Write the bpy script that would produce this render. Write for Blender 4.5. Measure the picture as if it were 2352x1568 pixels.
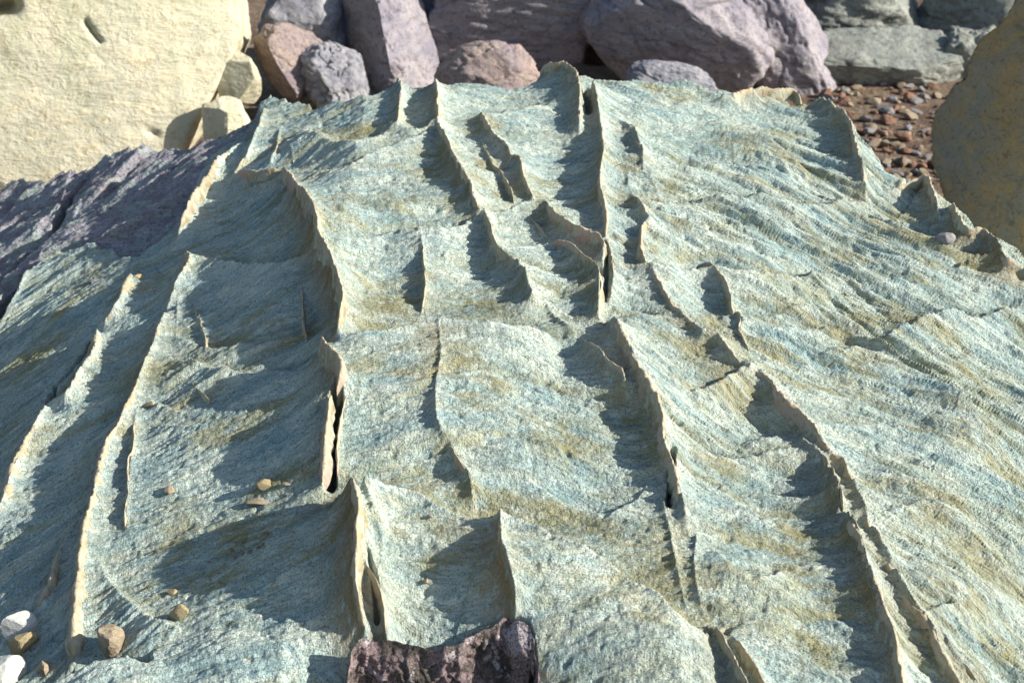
import bpy, bmesh, math, random
import numpy as np
from mathutils import Vector, Matrix

# ------------------------------------------------------------------ clear
for o in list(bpy.data.objects):
    bpy.data.objects.remove(o, do_unlink=True)
SC = bpy.context.scene
COL = SC.collection
RAD = math.radians

# ------------------------------------------------------------------ camera
CAM_Z = 2.0
PITCH = 28.0
LENS = 50.0
cam_data = bpy.data.cameras.new('camera')
cam_data.lens = LENS
cam_data.sensor_width = 36.0
cam_data.clip_start = 0.05
cam_data.clip_end = 2000.0
cam_data.dof.use_dof = True
cam_data.dof.focus_distance = 3.05
cam_data.dof.aperture_fstop = 5.6
cam = bpy.data.objects.new('camera', cam_data)
cam.location = (0, 0, CAM_Z)
cam.rotation_euler = (RAD(90 - PITCH), 0, 0)
COL.objects.link(cam)
SC.camera = cam

# ------------------------------------------------------------------ sun, sky, exposure
SUN_AZ = -10.0      # degrees from +X (right) towards +Y (away)
SUN_EL = 28.0
sd = Vector((math.cos(RAD(SUN_EL)) * math.cos(RAD(SUN_AZ)),
             math.cos(RAD(SUN_EL)) * math.sin(RAD(SUN_AZ)),
             math.sin(RAD(SUN_EL))))
sun_data = bpy.data.lights.new('sun', 'SUN')
sun_data.energy = 5.0
sun_data.angle = RAD(0.53)
sun_data.color = (1.0, 0.955, 0.88)
sun = bpy.data.objects.new('sun', sun_data)
sun.rotation_euler = sd.to_track_quat('Z', 'Y').to_euler()
sun.location = (6, 4, 8)
COL.objects.link(sun)
W = bpy.data.worlds.new('World')
SC.world = W
W.use_nodes = True
wn = W.node_tree.nodes
bg = wn['Background']
sky = wn.new('ShaderNodeTexSky')
sky.sky_type = 'NISHITA'
sky.sun_disc = False
sky.sun_elevation = RAD(SUN_EL)
sky.sun_rotation = RAD(90 - SUN_AZ)
W.node_tree.links.new(sky.outputs[0], bg.inputs[0])
bg.inputs[1].default_value = 0.09
SC.view_settings.view_transform = 'Standard'
SC.view_settings.look = 'None'
SC.view_settings.gamma = 1.0
SC.view_settings.use_curve_mapping = False
SC.view_settings.exposure = 0.95

# ------------------------------------------------------------------ numpy noise
_rng = np.random.RandomState(7)
_perm = _rng.permutation(256).astype(np.int64)
_perm = np.concatenate([_perm, _perm, _perm])
_g = _rng.normal(size=(256, 3))
_g /= np.linalg.norm(_g, axis=1)[:, None]
_g = _g.astype(np.float32)

def perlin(x, y, z=0.0, seed=0):
    """gradient noise, about -1..1"""
    x = np.asarray(x, np.float32) + 37.31 * seed
    y = np.asarray(y, np.float32) + 11.73 * seed
    z = np.asarray(z, np.float32) + np.zeros_like(x)
    xi = np.floor(x).astype(np.int64); yi = np.floor(y).astype(np.int64); zi = np.floor(z).astype(np.int64)
    xf = x - xi; yf = y - yi; zf = z - zi
    xi &= 255; yi &= 255; zi &= 255
    u = xf * xf * xf * (xf * (xf * 6 - 15) + 10)
    v = yf * yf * yf * (yf * (yf * 6 - 15) + 10)
    w = zf * zf * zf * (zf * (zf * 6 - 15) + 10)
    out = 0
    for dx in (0, 1):
        for dy in (0, 1):
            for dz in ((0, 1)):
                h = _perm[_perm[_perm[xi + dx] + yi + dy] + zi + dz]
                g = _g[h]
                n = g[..., 0] * (xf - dx) + g[..., 1] * (yf - dy) + g[..., 2] * (zf - dz)
                out = out + n * (u if dx else 1 - u) * (v if dy else 1 - v) * (w if dz else 1 - w)
    return out * 1.6

def fbm(x, y, z=0.0, seed=0, octv=4, lac=2.03, gain=0.5):
    a = 1.0; f = 1.0; s = 0; t = 0
    for k in range(octv):
        s = s + a * perlin(np.asarray(x) * f, np.asarray(y) * f, np.asarray(z) * f, seed + k * 3)
        t += a; a *= gain; f *= lac
    return s / t

def sstep(a, b, x):
    t = np.clip((x - a) / (b - a), 0, 1)
    return t * t * (3 - 2 * t)

# ------------------------------------------------------------------ photograph geometry (full view 2352 x 1568)
FPX = 2352 * LENS / 36.0
_cp, _sp = math.cos(RAD(PITCH)), math.sin(RAD(PITCH))

def ray(X, Y):
    X = np.asarray(X, float); Y = np.asarray(Y, float)
    a = (X - 1176) / FPX; b = (784 - Y) / FPX
    return np.stack([a, _cp + b * _sp, -_sp + b * _cp], -1)

# base form of the big rock: a tilted, gently domed table
def base(x, y):
    z = CAM_Z - 1.50 + 0.2126 * (y - 2.83) - 0.035 * (y - 2.7) ** 2
    xl = np.maximum(0, -0.42 - x)
    z = z - 0.35 * xl - 0.06 * xl ** 2
    xr = np.maximum(0, x - 0.35)
    z = z - 0.10 * xr - 0.05 * xr ** 2
    # the front hump: in front of its crest the rock drops away
    cy = np.interp(x, [-.40, -.28, -.14, -.02, .10, .20, .34, .50], [2.28, 2.26, 2.215, 2.19, 2.12, 2.06, 1.98, 1.88])
    d = np.maximum(0, cy - y)
    mk = np.clip((x + .66) / .40, 0, 1) ** 1.5 * np.clip((.62 - x) / .30, 0, 1)
    z = z - mk * .42 * d * d / (d + .05)
    # and behind it lies a trough
    q = (y - cy - .07) / .09
    z = z - .035 * np.exp(-q * q) * mk
    return z

def hit(X, Y, h=0.0):
    """the point of the rock's form, raised by h, that the pixel shows"""
    d = ray(X, Y)
    h = np.broadcast_to(np.asarray(h, float), d[..., 0].shape)
    lo = np.full(d[..., 0].shape, 1.2); hi = np.full_like(lo, 7.0)
    for k in range(50):
        m = (lo + hi) / 2
        p = d * m[..., None]
        below = (CAM_Z + p[..., 2]) < base(p[..., 0], p[..., 1]) + h
        hi = np.where(below, m, hi); lo = np.where(below, lo, m)
    p = d * lo[..., None]
    p[..., 2] += CAM_Z
    return p

def resample(P, step):
    P = np.asarray(P, float)
    seg = np.linalg.norm(np.diff(P[:, :2], axis=0), axis=1)
    s = np.concatenate([[0], np.cumsum(seg)])
    n = max(3, int(s[-1] / step))
    t = np.linspace(0, s[-1], n)
    return np.stack([np.interp(t, s, P[:, k]) for k in range(P.shape[1])], 1)

def densify(pts, hs):
    """smooth a traced pixel polyline with its heights (Catmull-Rom)"""
    pts = [np.array([p[0], p[1], h], float) for p, h in zip(pts, hs)]
    out = []
    n = len(pts)
    for i in range(n - 1):
        p0 = pts[max(i - 1, 0)]; p1 = pts[i]; p2 = pts[i + 1]; p3 = pts[min(i + 2, n - 1)]
        for t in np.linspace(0, 1, 5)[:-1]:
            out.append(0.5 * ((2 * p1) + (-p0 + p2) * t + (2 * p0 - 5 * p1 + 4 * p2 - p3) * t * t + (-p0 + 3 * p1 - 3 * p2 + p3) * t ** 3))
    out.append(pts[-1])
    return np.array(out)

RIDGES = []
def ridge(pts, h, wl=.04, wr=.10, fin=.006, jag=1.0, ends=(.5, .3), kind='fin', scale=.66, bed=False):
    """h: height in metres (number or list); wl / wr: widths of the left and right flank; fin: thickness of the blade (0: none)"""
    if kind == 'fin':
        h = h * scale if np.isscalar(h) else [q * scale for q in h]
        wl = wl * .8
    n = len(pts)
    if np.isscalar(h):
        t = np.linspace(0, 1, n)
        hh = h * np.minimum(1, np.minimum(ends[0] + (1 - ends[0]) * t / .15, ends[1] + (1 - ends[1]) * (1 - t) / .2))
    else:
        hh = np.interp(np.linspace(0, 1, n), np.linspace(0, 1, len(h)), h)
    D = densify(pts, hh)
    P = hit(D[:, 0], D[:, 1], D[:, 2])
    RIDGES.append(dict(P=P, h=np.maximum(D[:, 2], 0.002), wl=wl, wr=wr, fin=fin, jag=jag, kind=kind, bed=bed))

# ---- the fins, traced top to bottom
# main centre ridge
ridge([(648,383),(668,400),(682,428),(704,442),(723,470),(731,531),(760,578),(778,632),(788,686),(774,735)],
      [.05,.10,.13,.13,.14,.13,.10], .055, .10, .012, 1.3)
ridge([(742,768),(752,790),(774,816),(778,835),(768,868)], [.07,.12,.12,.09], .06, .09, .012, .8)
ridge([(758,890),(752,950),(746,1000),(742,1040),(740,1100)], [.07,.07,.06,.05,.04], .06, .012, .012, .6)
ridge([(799,893),(788,940),(781,974),(775,1035),(774,1085)], [.02,.025,.025,.025,.02], .012, .06, .004, .4)
# front spire
ridge([(806,1079),(812,1110),(822,1148),(818,1205),(818,1256),(815,1328),(828,1385),(842,1435)],
      [.12,.13,.135,.13,.12,.11,.10,.08], .11, .07, .012, 1.2, scale=1)
ridge([(836,1280),(856,1320),(875,1364),(884,1420),(888,1458)], [.08,.09,.085,.08,.07], .03, .08, .005, .5, scale=1)
# second line
ridge([(961,517),(969,560),(976,614),(976,672),(965,735)], .045, .03, .08, .005, .7)
ridge([(1001,737),(1010,776),(1012,830),(1001,884),(1001,938),(1005,982),(1019,1018)], [.05,.055,.05,.045,.04,.035,.02], .03, .10, .006, .6, (1, .4))
ridge([(1015,1015),(1041,1029),(1059,1058),(1077,1094),(1086,1148),(1089,1182)], .032, .035, .05, .006, .5)
# third line
ridge([(915,180),(922,202),(918,230),(915,262),(911,284)], [.07,.08,.07,.07,.06], .07, .03, .008, 1.2)
ridge([(1001,180),(1005,216),(1008,245),(1005,274)], [.09,.10,.09,.08], .09, .06, .008, 1.4)
ridge([(1005,276),(1019,299),(1037,338),(1051,367),(1069,396),(1084,418),(1088,443),(1103,479)], [.06,.10,.10,.10,.10,.09,.08,.06], .06, .09, .009, 1.3)
ridge([(1112,476),(1131,535),(1152,571),(1177,596),(1203,625),(1213,661),(1224,694),(1239,715)], [.06,.075,.075,.07,.07,.07,.06,.03], .05, .10, .007, .9)
ridge([(1245,717),(1275,744),(1314,773),(1340,790)], .025, .03, .06, .004, .7)
# fourth line
ridge([(1100,266),(1113,268),(1134,306),(1159,331),(1174,353),(1192,360),(1199,389),(1210,414),(1224,446)], [.04,.07,.07,.07,.06,.06,.06,.05,.03], .05, .08, .007, 1.3)
ridge([(1105,320),(1127,360),(1135,380),(1152,396),(1170,432),(1179,464)], [.03,.035,.03,.03,.03,.02], .03, .05, .004, 1.2)
# fifth line
ridge([(1245,452),(1264,478),(1293,499),(1329,524),(1357,535),(1383,550),(1385,575),(1383,600)], [.04,.07,.08,.08,.08,.08,.08,.05], .065, .08, .008, 1.0)
ridge([(1264,550),(1303,557),(1336,582),(1365,604),(1377,636),(1375,686),(1375,722),(1383,753)], [.03,.06,.075,.085,.09,.085,.08,.04], .07, .012, .008, .8)
ridge([(1183,470),(1215,500),(1245,530),(1264,548)], .025, .03, .05, .004, .8)
# sixth, the longest line
ridge([(1240,150),(1275,148),(1300,150),(1318,165),(1329,184),(1332,225),(1330,260),(1332,290)], [.05,.08,.09,.10,.10,.09,.09,.07], .09, .02, .009, 1.3)
ridge([(1361,187),(1370,220),(1375,252),(1379,284),(1386,324),(1383,360),(1379,414),(1388,461),(1393,504),(1391,540)], [.09,.09,.085,.08,.085,.085,.08,.07,.06,.05], .05, .09, .008, 1.0)
ridge([(1393,542),(1401,578),(1408,632),(1404,672),(1397,715)], .05, .015, .09, .005, .6)
ridge([(1408,733),(1426,755),(1444,784),(1462,827),(1487,866),(1505,902),(1519,938),(1527,982),(1530,1018),(1540,1045),(1552,1076),(1563,1130),(1573,1184),(1577,1220)],
      [.08,.10,.10,.105,.105,.105,.105,.10,.095,.09,.08,.065,.05,.03], .055, .11, .014, 1.3)
ridge([(1340,788),(1352,786),(1379,802),(1393,823),(1426,845),(1437,870),(1458,892)], [.04,.07,.085,.085,.085,.08,.05], .06, .03, .008, 1.1)
ridge([(1520,1055),(1524,1100),(1522,1150),(1530,1200),(1540,1227),(1545,1285),(1563,1364),(1574,1418)], [.03,.035,.03,.03,.03,.03,.025,.02], .02, .03, .006, .9)
ridge([(1580,1225),(1599,1238),(1592,1310),(1602,1382),(1617,1447)], .025, .02, .04, .005, .9)
# seventh line
ridge([(1425,290),(1440,288),(1458,295),(1465,324),(1476,342),(1476,382)], [.03,.06,.065,.06,.06,.05], .05, .08, .007, 1.2)
ridge([(1444,389),(1442,420),(1440,450)], .035, .03, .05, .004, .7)
ridge([(1483,389),(1498,421),(1516,468)], .022, .03, .05, .003, .7)
ridge([(1450,452),(1464,456),(1478,472),(1493,500)], [.03,.06,.065,.05], .05, .06, .006, 1.0)
ridge([(1491,502),(1474,521),(1476,578),(1494,614),(1512,643),(1537,686),(1570,722),(1595,744),(1618,764),(1646,766),(1667,791),(1689,816),(1725,841)],
      [.04,.05,.05,.055,.06,.06,.06,.06,.065,.07,.07,.065,.06], .045, .09, .010, 1.2)
ridge([(1725,841),(1757,859),(1782,888),(1808,917),(1829,928),(1851,953),(1880,996),(1901,1032),(1918,1050),(1937,1058),(1955,1105),(1980,1159),(2006,1220),(2038,1281),(2063,1328),(2096,1385),(2135,1429),(2168,1497),(2189,1529),(2211,1565),(2240,1610)],
      [.06,.06,.07,.075,.075,.075,.075,.07,.065,.065,.065,.065,.065,.065,.065,.065,.065,.065,.065,.06,.05], .05, .10, .012, 1.2)
ridge([(2142,1429),(2171,1465),(2180,1497),(2229,1544),(2262,1600)], .045, .02, .07, .005, .7)
# eighth, the front blade on the right
ridge([(1844,1004),(1880,1036),(1908,1072),(1922,1095)], [.05,.07,.08,.06], .05, .05, .008, 1.0)
ridge([(1900,1072),(1910,1074),(1926,1123),(1938,1160),(1941,1172)], [.07,.10,.11,.10,.07], .07, .02, .008, .8)
ridge([(1938,1175),(1959,1198),(1980,1234),(1991,1285),(2009,1339),(2031,1393),(2049,1443),(2060,1490),(2074,1551),(2086,1610)], [.08,.11,.115,.115,.11,.11,.10,.10,.095,.09], .07, .045, .012, 1.0)
# ninth
ridge([(1600,606),(1620,604),(1649,625),(1671,654),(1682,676),(1682,704),(1692,720)], [.03,.05,.06,.065,.065,.06,.03], .06, .09, .006, .7)
ridge([(1690,706),(1703,722),(1706,740),(1698,755),(1710,787),(1723,823)], [.04,.05,.045,.04,.04,.02], .045, .06, .006, .8)
# bottom right twin blades
ridge([(1620,1450),(1642,1439),(1660,1461),(1685,1508),(1712,1562),(1730,1610)], [.04,.08,.085,.09,.09,.09], .06, .02, .008, .7)
ridge([(1678,1462),(1690,1463),(1714,1497),(1739,1533),(1756,1565),(1780,1610)], [.04,.06,.065,.06,.06,.06], .02, .12, .006, .7)
# right rim
ridge([(1660,225),(1685,216),(1721,205),(1750,202),(1790,206),(1822,205),(1838,220),(1844,240)], [.04,.06,.07,.07,.07,.07,.06,.04], .05, .04, .009, 1.3)
ridge([(1885,232),(1905,233),(1930,252),(1952,274),(1962,310),(1970,342),(1980,378),(1990,432)], [.06,.10,.11,.11,.10,.10,.09,.06], .08, .05, .010, 1.3)
ridge([(2045,441),(2085,420),(2124,400),(2139,421),(2150,446),(2157,476)], [.03,.06,.10,.11,.11,.09], .07, .06, .010, 1.0)
ridge([(2160,478),(2189,468),(2207,508),(2229,524),(2261,530),(2290,564),(2312,593),(2352,615),(2400,650)], [.07,.11,.12,.12,.12,.12,.12,.11,.10], .08, .07, .012, 1.0)
# left of the centre: long leaning ridges
ridge([(608,252),(590,302),(569,353),(536,396)], [.04,.05,.05,.03], .03, .04, .006, .8)
ridge([(644,310),(632,345),(622,368),(608,382)], .035, .03, .03, .005, .8)
ridge([(655,322),(668,345),(675,372)], .03, .03, .03, .004, .8)
ridge([(536,398),(562,390),(590,396),(620,392),(648,383)], [.03,.05,.05,.05,.05], .05, .05, .008, 1.2)
ridge([(562,331),(518,355),(500,366),(486,389),(468,414),(443,446),(428,479),(410,522)], [.03,.05,.06,.06,.06,.06,.06,.04], .05, .03, .014, 1.6, scale=.8)
ridge([(428,572),(436,593),(425,618),(410,640),(400,672),(385,712)], [.03,.06,.065,.06,.05,.03], .05, .05, .011, 1.4, scale=.8)
ridge([(378,726),(364,751),(353,791),(338,820),(324,856),(310,892),(288,931),(274,967),(245,1010),(230,1069),(216,1123),(202,1184),(191,1256),(180,1317),(173,1364),(169,1436),(166,1497)],
      [.04,.06,.06,.065,.06,.06,.06,.06,.06,.06,.06,.06,.055,.055,.05,.045,.03], .045, .06, .014, 1.5, scale=.8)
ridge([(189,1191),(162,1227),(137,1270),(119,1321),(97,1367),(79,1403)], .04, .03, .02, .014, 1.0)
ridge([(328,899),(317,931),(310,974),(306,1032),(299,1058),(292,1130),(290,1177),(292,1227)], [.02,.03,.035,.035,.035,.03,.03,.01], .025, .05, .004, .4)
ridge([(299,622),(288,650),(274,686),(248,726),(226,748)], [.06,.06,.055,.05,.03], .05, .05, .018, 1.3, scale=.9)
ridge([(222,756),(219,794),(202,830),(180,859),(158,906),(118,932)], [.05,.055,.06,.06,.06,.04], .055, .03, .018, 1.3, scale=.9)
ridge([(112,937),(86,974),(65,1003),(54,1025),(29,1076),(11,1137),(-10,1190),(-40,1260)], .06, .055, .04, .017, 1.3, scale=.9)
ridge([(421,679),(410,701),(407,744),(403,816)], .015, .012, .02, .007, .7, scale=1)
ridge([(425,679),(446,704),(464,751),(472,794),(468,827)], .015, .012, .02, .007, .7, scale=1)
ridge([(695,622),(698,672),(695,737),(702,773)], .016, .02, .02, .004, .5)
ridge([(435,868),(450,890),(472,910),(484,922)], .014, .02, .03, .003, .4)
ridge([(270,345),(230,364),(194,389),(162,403),(142,452),(110,487),(72,531),(36,568),(-20,615)], [.004,.008,.012,.016,.02,.022,.025,.025,.025], .06, .012, 0, 1.2, bed=True)
ridge([(104,565),(80,600),(50,650),(20,700),(-20,770)], .03, .02, .03, 0, .8, bed=True)
# hump in front: blade running down from its top
ridge([(1148,1190),(1150,1216),(1152,1256),(1170,1303),(1181,1353),(1188,1389),(1185,1412)], [.085,.095,.10,.10,.10,.095,.08], .045, .15, .008, .9, scale=1)
NFIN = len(RIDGES)
# ---- swags and steps that run across (left = away from the camera after the direction of tracing, so trace right to left)
def cross(pts, h, back=.03, front=.14, ends=(.6, .6), k=1.25):
    back = back * .5
    h = [q * k for q in h] if not np.isscalar(h) else h * k
    ridge(pts[::-1], h if np.isscalar(h) else h[::-1], front, back, 0, 0, ends, 'cross')
cross([(430,602),(560,602),(640,598),(720,590)], .03, .025, .12)
cross([(338,824),(450,826),(560,826),(650,818)], .028, .025, .10)
cross([(375,772),(420,784),(470,796),(520,792),(576,776),(666,742)], .014, .02, .06)
cross([(335,903),(356,922),(410,934),(480,920)], .016, .02, .05)
cross([(318,940),(370,965),(440,968),(490,955)], .012, .02, .06)
cross([(775,765),(830,755),(900,748),(1001,737),(1070,742),(1150,748),(1250,765)], .045, .03, .16)
cross([(925,522),(980,518),(1040,515),(1108,488)], .032, .03, .12)
cross([(1405,605),(1500,606),(1620,604),(1680,615),(1740,625),(1865,632)], .035, .03, .13)
cross([(735,540),(820,545),(900,530)], .02, .03, .10)
cross([(1010,280),(1100,275),(1200,255),(1320,230)], .02, .04, .10)
cross([(690,300),(760,312),(840,312),(911,290)], .03, .05, .08)
cross([(911,284),(954,290),(1004,278)], .04, .03, .08)
cross([(680,390),(760,385),(850,350),(960,315),(1005,290)], .03, .04, .10)
cross([(1115,492),(1180,470),(1240,455)], .03, .03, .10)
cross([(1155,572),(1200,562),(1264,550)], .02, .03, .08)
cross([(838,1100),(870,1110),(940,1120),(1010,1158),(1080,1184),(1150,1187),(1250,1232),(1400,1302),(1500,1362),(1560,1416),(1612,1446)],
      [.10,.085,.075,.075,.08,.09,.095,.10,.095,.085,.06], .05, .22, k=1)
RIDGES[-1]['ob'] = .13  # wider painted darkening behind the hump, so its lit crest stands out
cross([(830,1190),(870,1230),(960,1255),(1040,1258),(1148,1225)], .016, .02, .06)
cross([(1255,1135),(1300,1160),(1370,1178),(1440,1165),(1490,1120)], .012, .015, .05)
cross([(1600,890),(1660,868),(1725,843)], .03, .025, .06)
cross([(1530,1015),(1640,1032),(1750,1032),(1850,1035)], .022, .03, .10)
cross([(1430,745),(1500,735),(1560,728)], .015, .03, .08)
cross([(1650,868),(1730,880),(1790,890)], .01, .02, .05)
cross([(202,1240),(240,1310),(290,1360),(350,1400),(400,1420)], .016, .02, .06)
cross([(60,1590),(120,1560),(202,1512),(260,1502),(317,1492)], [.05,.05,.05,.04,.02], .02, .12)
cross([(1750,300),(1860,330),(1930,360),(1985,435)], .02, .03, .09)
cross([(1640,280),(1720,305),(1800,350),(1850,400)], .022, .04, .10)
cross([(1490,470),(1640,470),(1760,465),(1900,470),(2045,445)], .02, .04, .14)
cross([(1970,500),(2060,520),(2150,560),(2200,585)], .022, .03, .10)
cross([(1780,720),(1865,704),(1960,745),(2045,816),(2150,880),(2243,974),(2290,1040)], .03, .05, .10)
cross([(1720,742),(1800,760),(1905,752),(1960,775)], .02, .03, .07)
cross([(1900,815),(1990,795),(2050,818),(2060,850)], .022, .03, .06)
cross([(2050,765),(2150,722),(2260,725),(2352,708)], .02, .04, .08)
cross([(1720,1010),(1820,985),(1960,975),(2060,990)], .015, .03, .08)
cross([(1990,1060),(2040,1075),(2100,1110),(2160,1135),(2330,1250)], .025, .03, .08)
cross([(2030,1200),(2130,1170),(2220,1220),(2310,1290),(2380,1330)], .025, .03, .08)
cross([(2090,1300),(2180,1305),(2260,1340),(2360,1400)], .03, .03, .09)
cross([(2120,1430),(2210,1390),(2232,1440)], .03, .03, .06)
cross([(1640,1100),(1690,1140),(1750,1190),(1810,1210)], .018, .03, .07)
cross([(1650,1290),(1680,1330),(1750,1345),(1800,1330)], .018, .03, .07)
cross([(1700,1460),(1790,1480),(1900,1530),(2000,1545)], .02, .03, .07)
cross([(1250,1300),(1330,1380),(1440,1440),(1560,1520)], .02, .03, .06)
cross([(1220,1280),(1270,1370),(1320,1460),(1400,1540)], .015, .02, .05)

for pts in ([(1165,1200),(1230,1275),(1300,1350),(1380,1440),(1460,1568)], [(1160,1240),(1205,1320),(1260,1400),(1290,1480),(1320,1580)], [(1185,1210),(1300,1290),(1420,1370),(1540,1470)],
            [(1190,1330),(1230,1400),(1250,1480),(1262,1570)], [(1215,1225),(1340,1330),(1480,1430),(1580,1520)], [(1420,1480),(1500,1520),(1600,1590)]):
    ridge(pts, .026, .05, .025, 0, 0, (.2, .3), 'cross')
for pts in ([(830,1120),(850,1180),(900,1230),(980,1260),(1060,1262),(1130,1240)], [(835,1150),(870,1220),(930,1270),(1010,1290),(1090,1285)], [(848,1240),(880,1310),(930,1370),(1000,1410),(1080,1420)], [(860,1330),(900,1400),(960,1440),(1050,1445)]):
    ridge(pts, .015, .015, .025, 0, 0, (.3, .2), 'cross')
for pts in ([(790,780),(830,800),(880,850),(960,880)], [(785,800),(815,840),(840,880),(850,930)], [(790,830),(860,900),(930,930),(1000,940)]):
    ridge(pts, .015, .025, .025, 0, 0, (.3, .2), 'cross')
# ---- slots: open cracks
SLOTS = []
def slot(pts, depth, w):
    D = densify(pts, [0.03] * len(pts))
    SLOTS.append((hit(D[:, 0], D[:, 1], 0.02), depth, w))
slot([(776,895),(770,940),(762,990),(756,1040),(756,1095)], .09, .011)
slot([(1392,585),(1393,620),(1392,660),(1388,700)], .03, .005)
slot([(1346,205),(1350,240),(1352,270)], .05, .010)
slot([(196,404),(160,440),(128,490),(92,540),(40,590),(-20,640)], .10, .016)
slot([(52,610),(30,650),(0,705),(-30,750)], .10, .020)
slot([(215,780),(180,830),(140,880),(112,925)], .05, .008)
slot([(1545,1050),(1540,1110),(1536,1170)], .04, .006)
slot([(846,1310),(858,1350),(866,1400),(870,1450)], .03, .006)
slot([(85,1590),(150,1548),(230,1512),(330,1496)], .05, .012)

# ------------------------------------------------------------------ height field
NU, NV = 1240, 960
vv = np.linspace(0, 1, NV)
Yrow = 1.55 + (5.2 - 1.55) * (0.62 * vv + 0.38 * vv ** 2)
half = 0.44 * Yrow + 0.22
uu = np.linspace(-1, 1, NU)
X = (uu[None, :] * half[:, None])
Y = np.repeat(Yrow[:, None], NU, 1)
X = X.astype(np.float64)
B = base(X, Y)
RP = np.zeros_like(X)          # p-norm sum of ridge heights
OC = np.zeros_like(X)          # ochre rim next to crests
PN = 3.0
PL = np.zeros_like(X)          # paler crests, widest on the sun side: lit edges painted into the colour
OB = np.zeros_like(X)          # ochre stain behind the steps, plus painted shade that sets off the lit crests

def window(P, r):
    x0, x1 = P[:, 0].min() - r, P[:, 0].max() + r
    y0, y1 = P[:, 1].min() - r, P[:, 1].max() + r
    j0, j1 = np.searchsorted(Yrow, [y0, y1])
    if j1 <= j0: return None
    hm = half[j0:j1]
    ua = min(x0 / hm.min(), x0 / hm.max()); ub = max(x1 / hm.min(), x1 / hm.max())
    i0, i1 = np.searchsorted(uu, [ua, ub])
    if i1 <= i0: return None
    return slice(j0, j1), slice(i0, i1)

def dist_poly(P, x, y, val=None):
    """distance to a polyline, side (+1 left of its direction), and interpolated value"""
    best = np.full(x.shape, 1e9); side = np.ones(x.shape); vo = np.zeros(x.shape)
    for k in range(len(P) - 1):
        ax, ay = P[k, 0], P[k, 1]; bx, by = P[k + 1, 0], P[k + 1, 1]
        dx, dy = bx - ax, by - ay
        L = dx * dx + dy * dy + 1e-12
        t = np.clip(((x - ax) * dx + (y - ay) * dy) / L, 0, 1)
        ex = x - ax - t * dx; ey = y - ay - t * dy
        d = ex * ex + ey * ey
        m = d < best
        best = np.where(m, d, best)
        side = np.where(m, np.sign(dx * (y - ay) - dy * (x - ax)), side)
        if val is not None:
            vo = np.where(m, val[k] + t * (val[k + 1] - val[k]), vo)
    return np.sqrt(best), side, vo

# meander of the traced lines, shared by field and fins
def meander(P, amp=.004):
    s = np.concatenate([[0], np.cumsum(np.linalg.norm(np.diff(P[:, :2], axis=0), axis=1))])
    return s

for r in RIDGES:
    P = r['P']
    Q = resample(np.column_stack([P, r['h']]), .02)
    w = window(Q, 4.0 * max(r['wl'], r['wr']))
    r['Q'] = Q
    if w is None: continue
    x = X[w]; y = Y[w]
    d, sd_, hv = dist_poly(Q, x, y, Q[:, 3])
    # traced towards the camera (dy<0): image-right (+x) is on the left of the direction (+1)
    right = sd_ > 0
    wob = 1 + .45 * perlin(x * 9, y * 9, .5, 3)
    wl = r['wl'] * wob; wr = r['wr'] * wob
    if r['kind'] == 'fin':
        # image-left flank: steep blade, then a concave apron; image-right flank: draped
        fl = .40 * np.exp(-(d / (wl * .28)) ** 1.1) + .60 * np.exp(-d / (wl * 1.15))
        fr = .25 * np.exp(-(d / (wr * .16))) + .75 * np.exp(-d / (wr * .95))
        f = np.where(right, fr, fl)
        c = hv * f * .88
        PL[w] = np.maximum(PL[w], np.where(right, np.exp(-d / .03), np.exp(-d / .003)) * np.clip(hv / .05, 0, 1))  # sunlit flank painted paler than the other
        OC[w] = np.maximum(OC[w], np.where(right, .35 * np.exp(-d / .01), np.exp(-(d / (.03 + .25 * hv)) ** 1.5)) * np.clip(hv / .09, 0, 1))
    else:
        # left of direction (+1) is the back
        fb = np.exp(-d / r['wr']); ff = .12 * np.exp(-d / .012) + .88 * np.exp(-(d / (r['wl'] * 1.15)) ** 1.6)
        # cross() traces reversed, so right-to-left: +1 is the camera side
        f = np.where(right, ff, fb)
        c = hv * f
        OB[w] = np.maximum(OB[w], np.where(right, 0, np.exp(-(d / r.get('ob', .075)) ** 2)) * np.clip(hv / .05, 0, 1))  # ochre that also paints the less lit ground behind a step darker
        PL[w] = np.maximum(PL[w], np.where(right, np.exp(-d / .035), np.exp(-d / .006)) * np.clip(hv / .05, 0, 1))  # bright step edge painted in as a paler tone
    # past the ends of a line its flanks die away quickly
    for e0, e1 in ((Q[0], Q[1]), (Q[-1], Q[-2])):
        tx, ty = e0[0] - e1[0], e0[1] - e1[1]
        tl = math.hypot(tx, ty) + 1e-9
        dx_, dy_ = x - e0[0], y - e0[1]
        bey = np.maximum(0, (dx_ * tx + dy_ * ty) / tl)
        at_end = np.abs(np.hypot(dx_, dy_) - d) < 1e-6
        c = np.where(at_end, c * np.exp(-(bey / .028) ** 1.3), c)
    RP[w] += np.maximum(c, 0) ** PN
R = RP ** (1 / PN)

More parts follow.
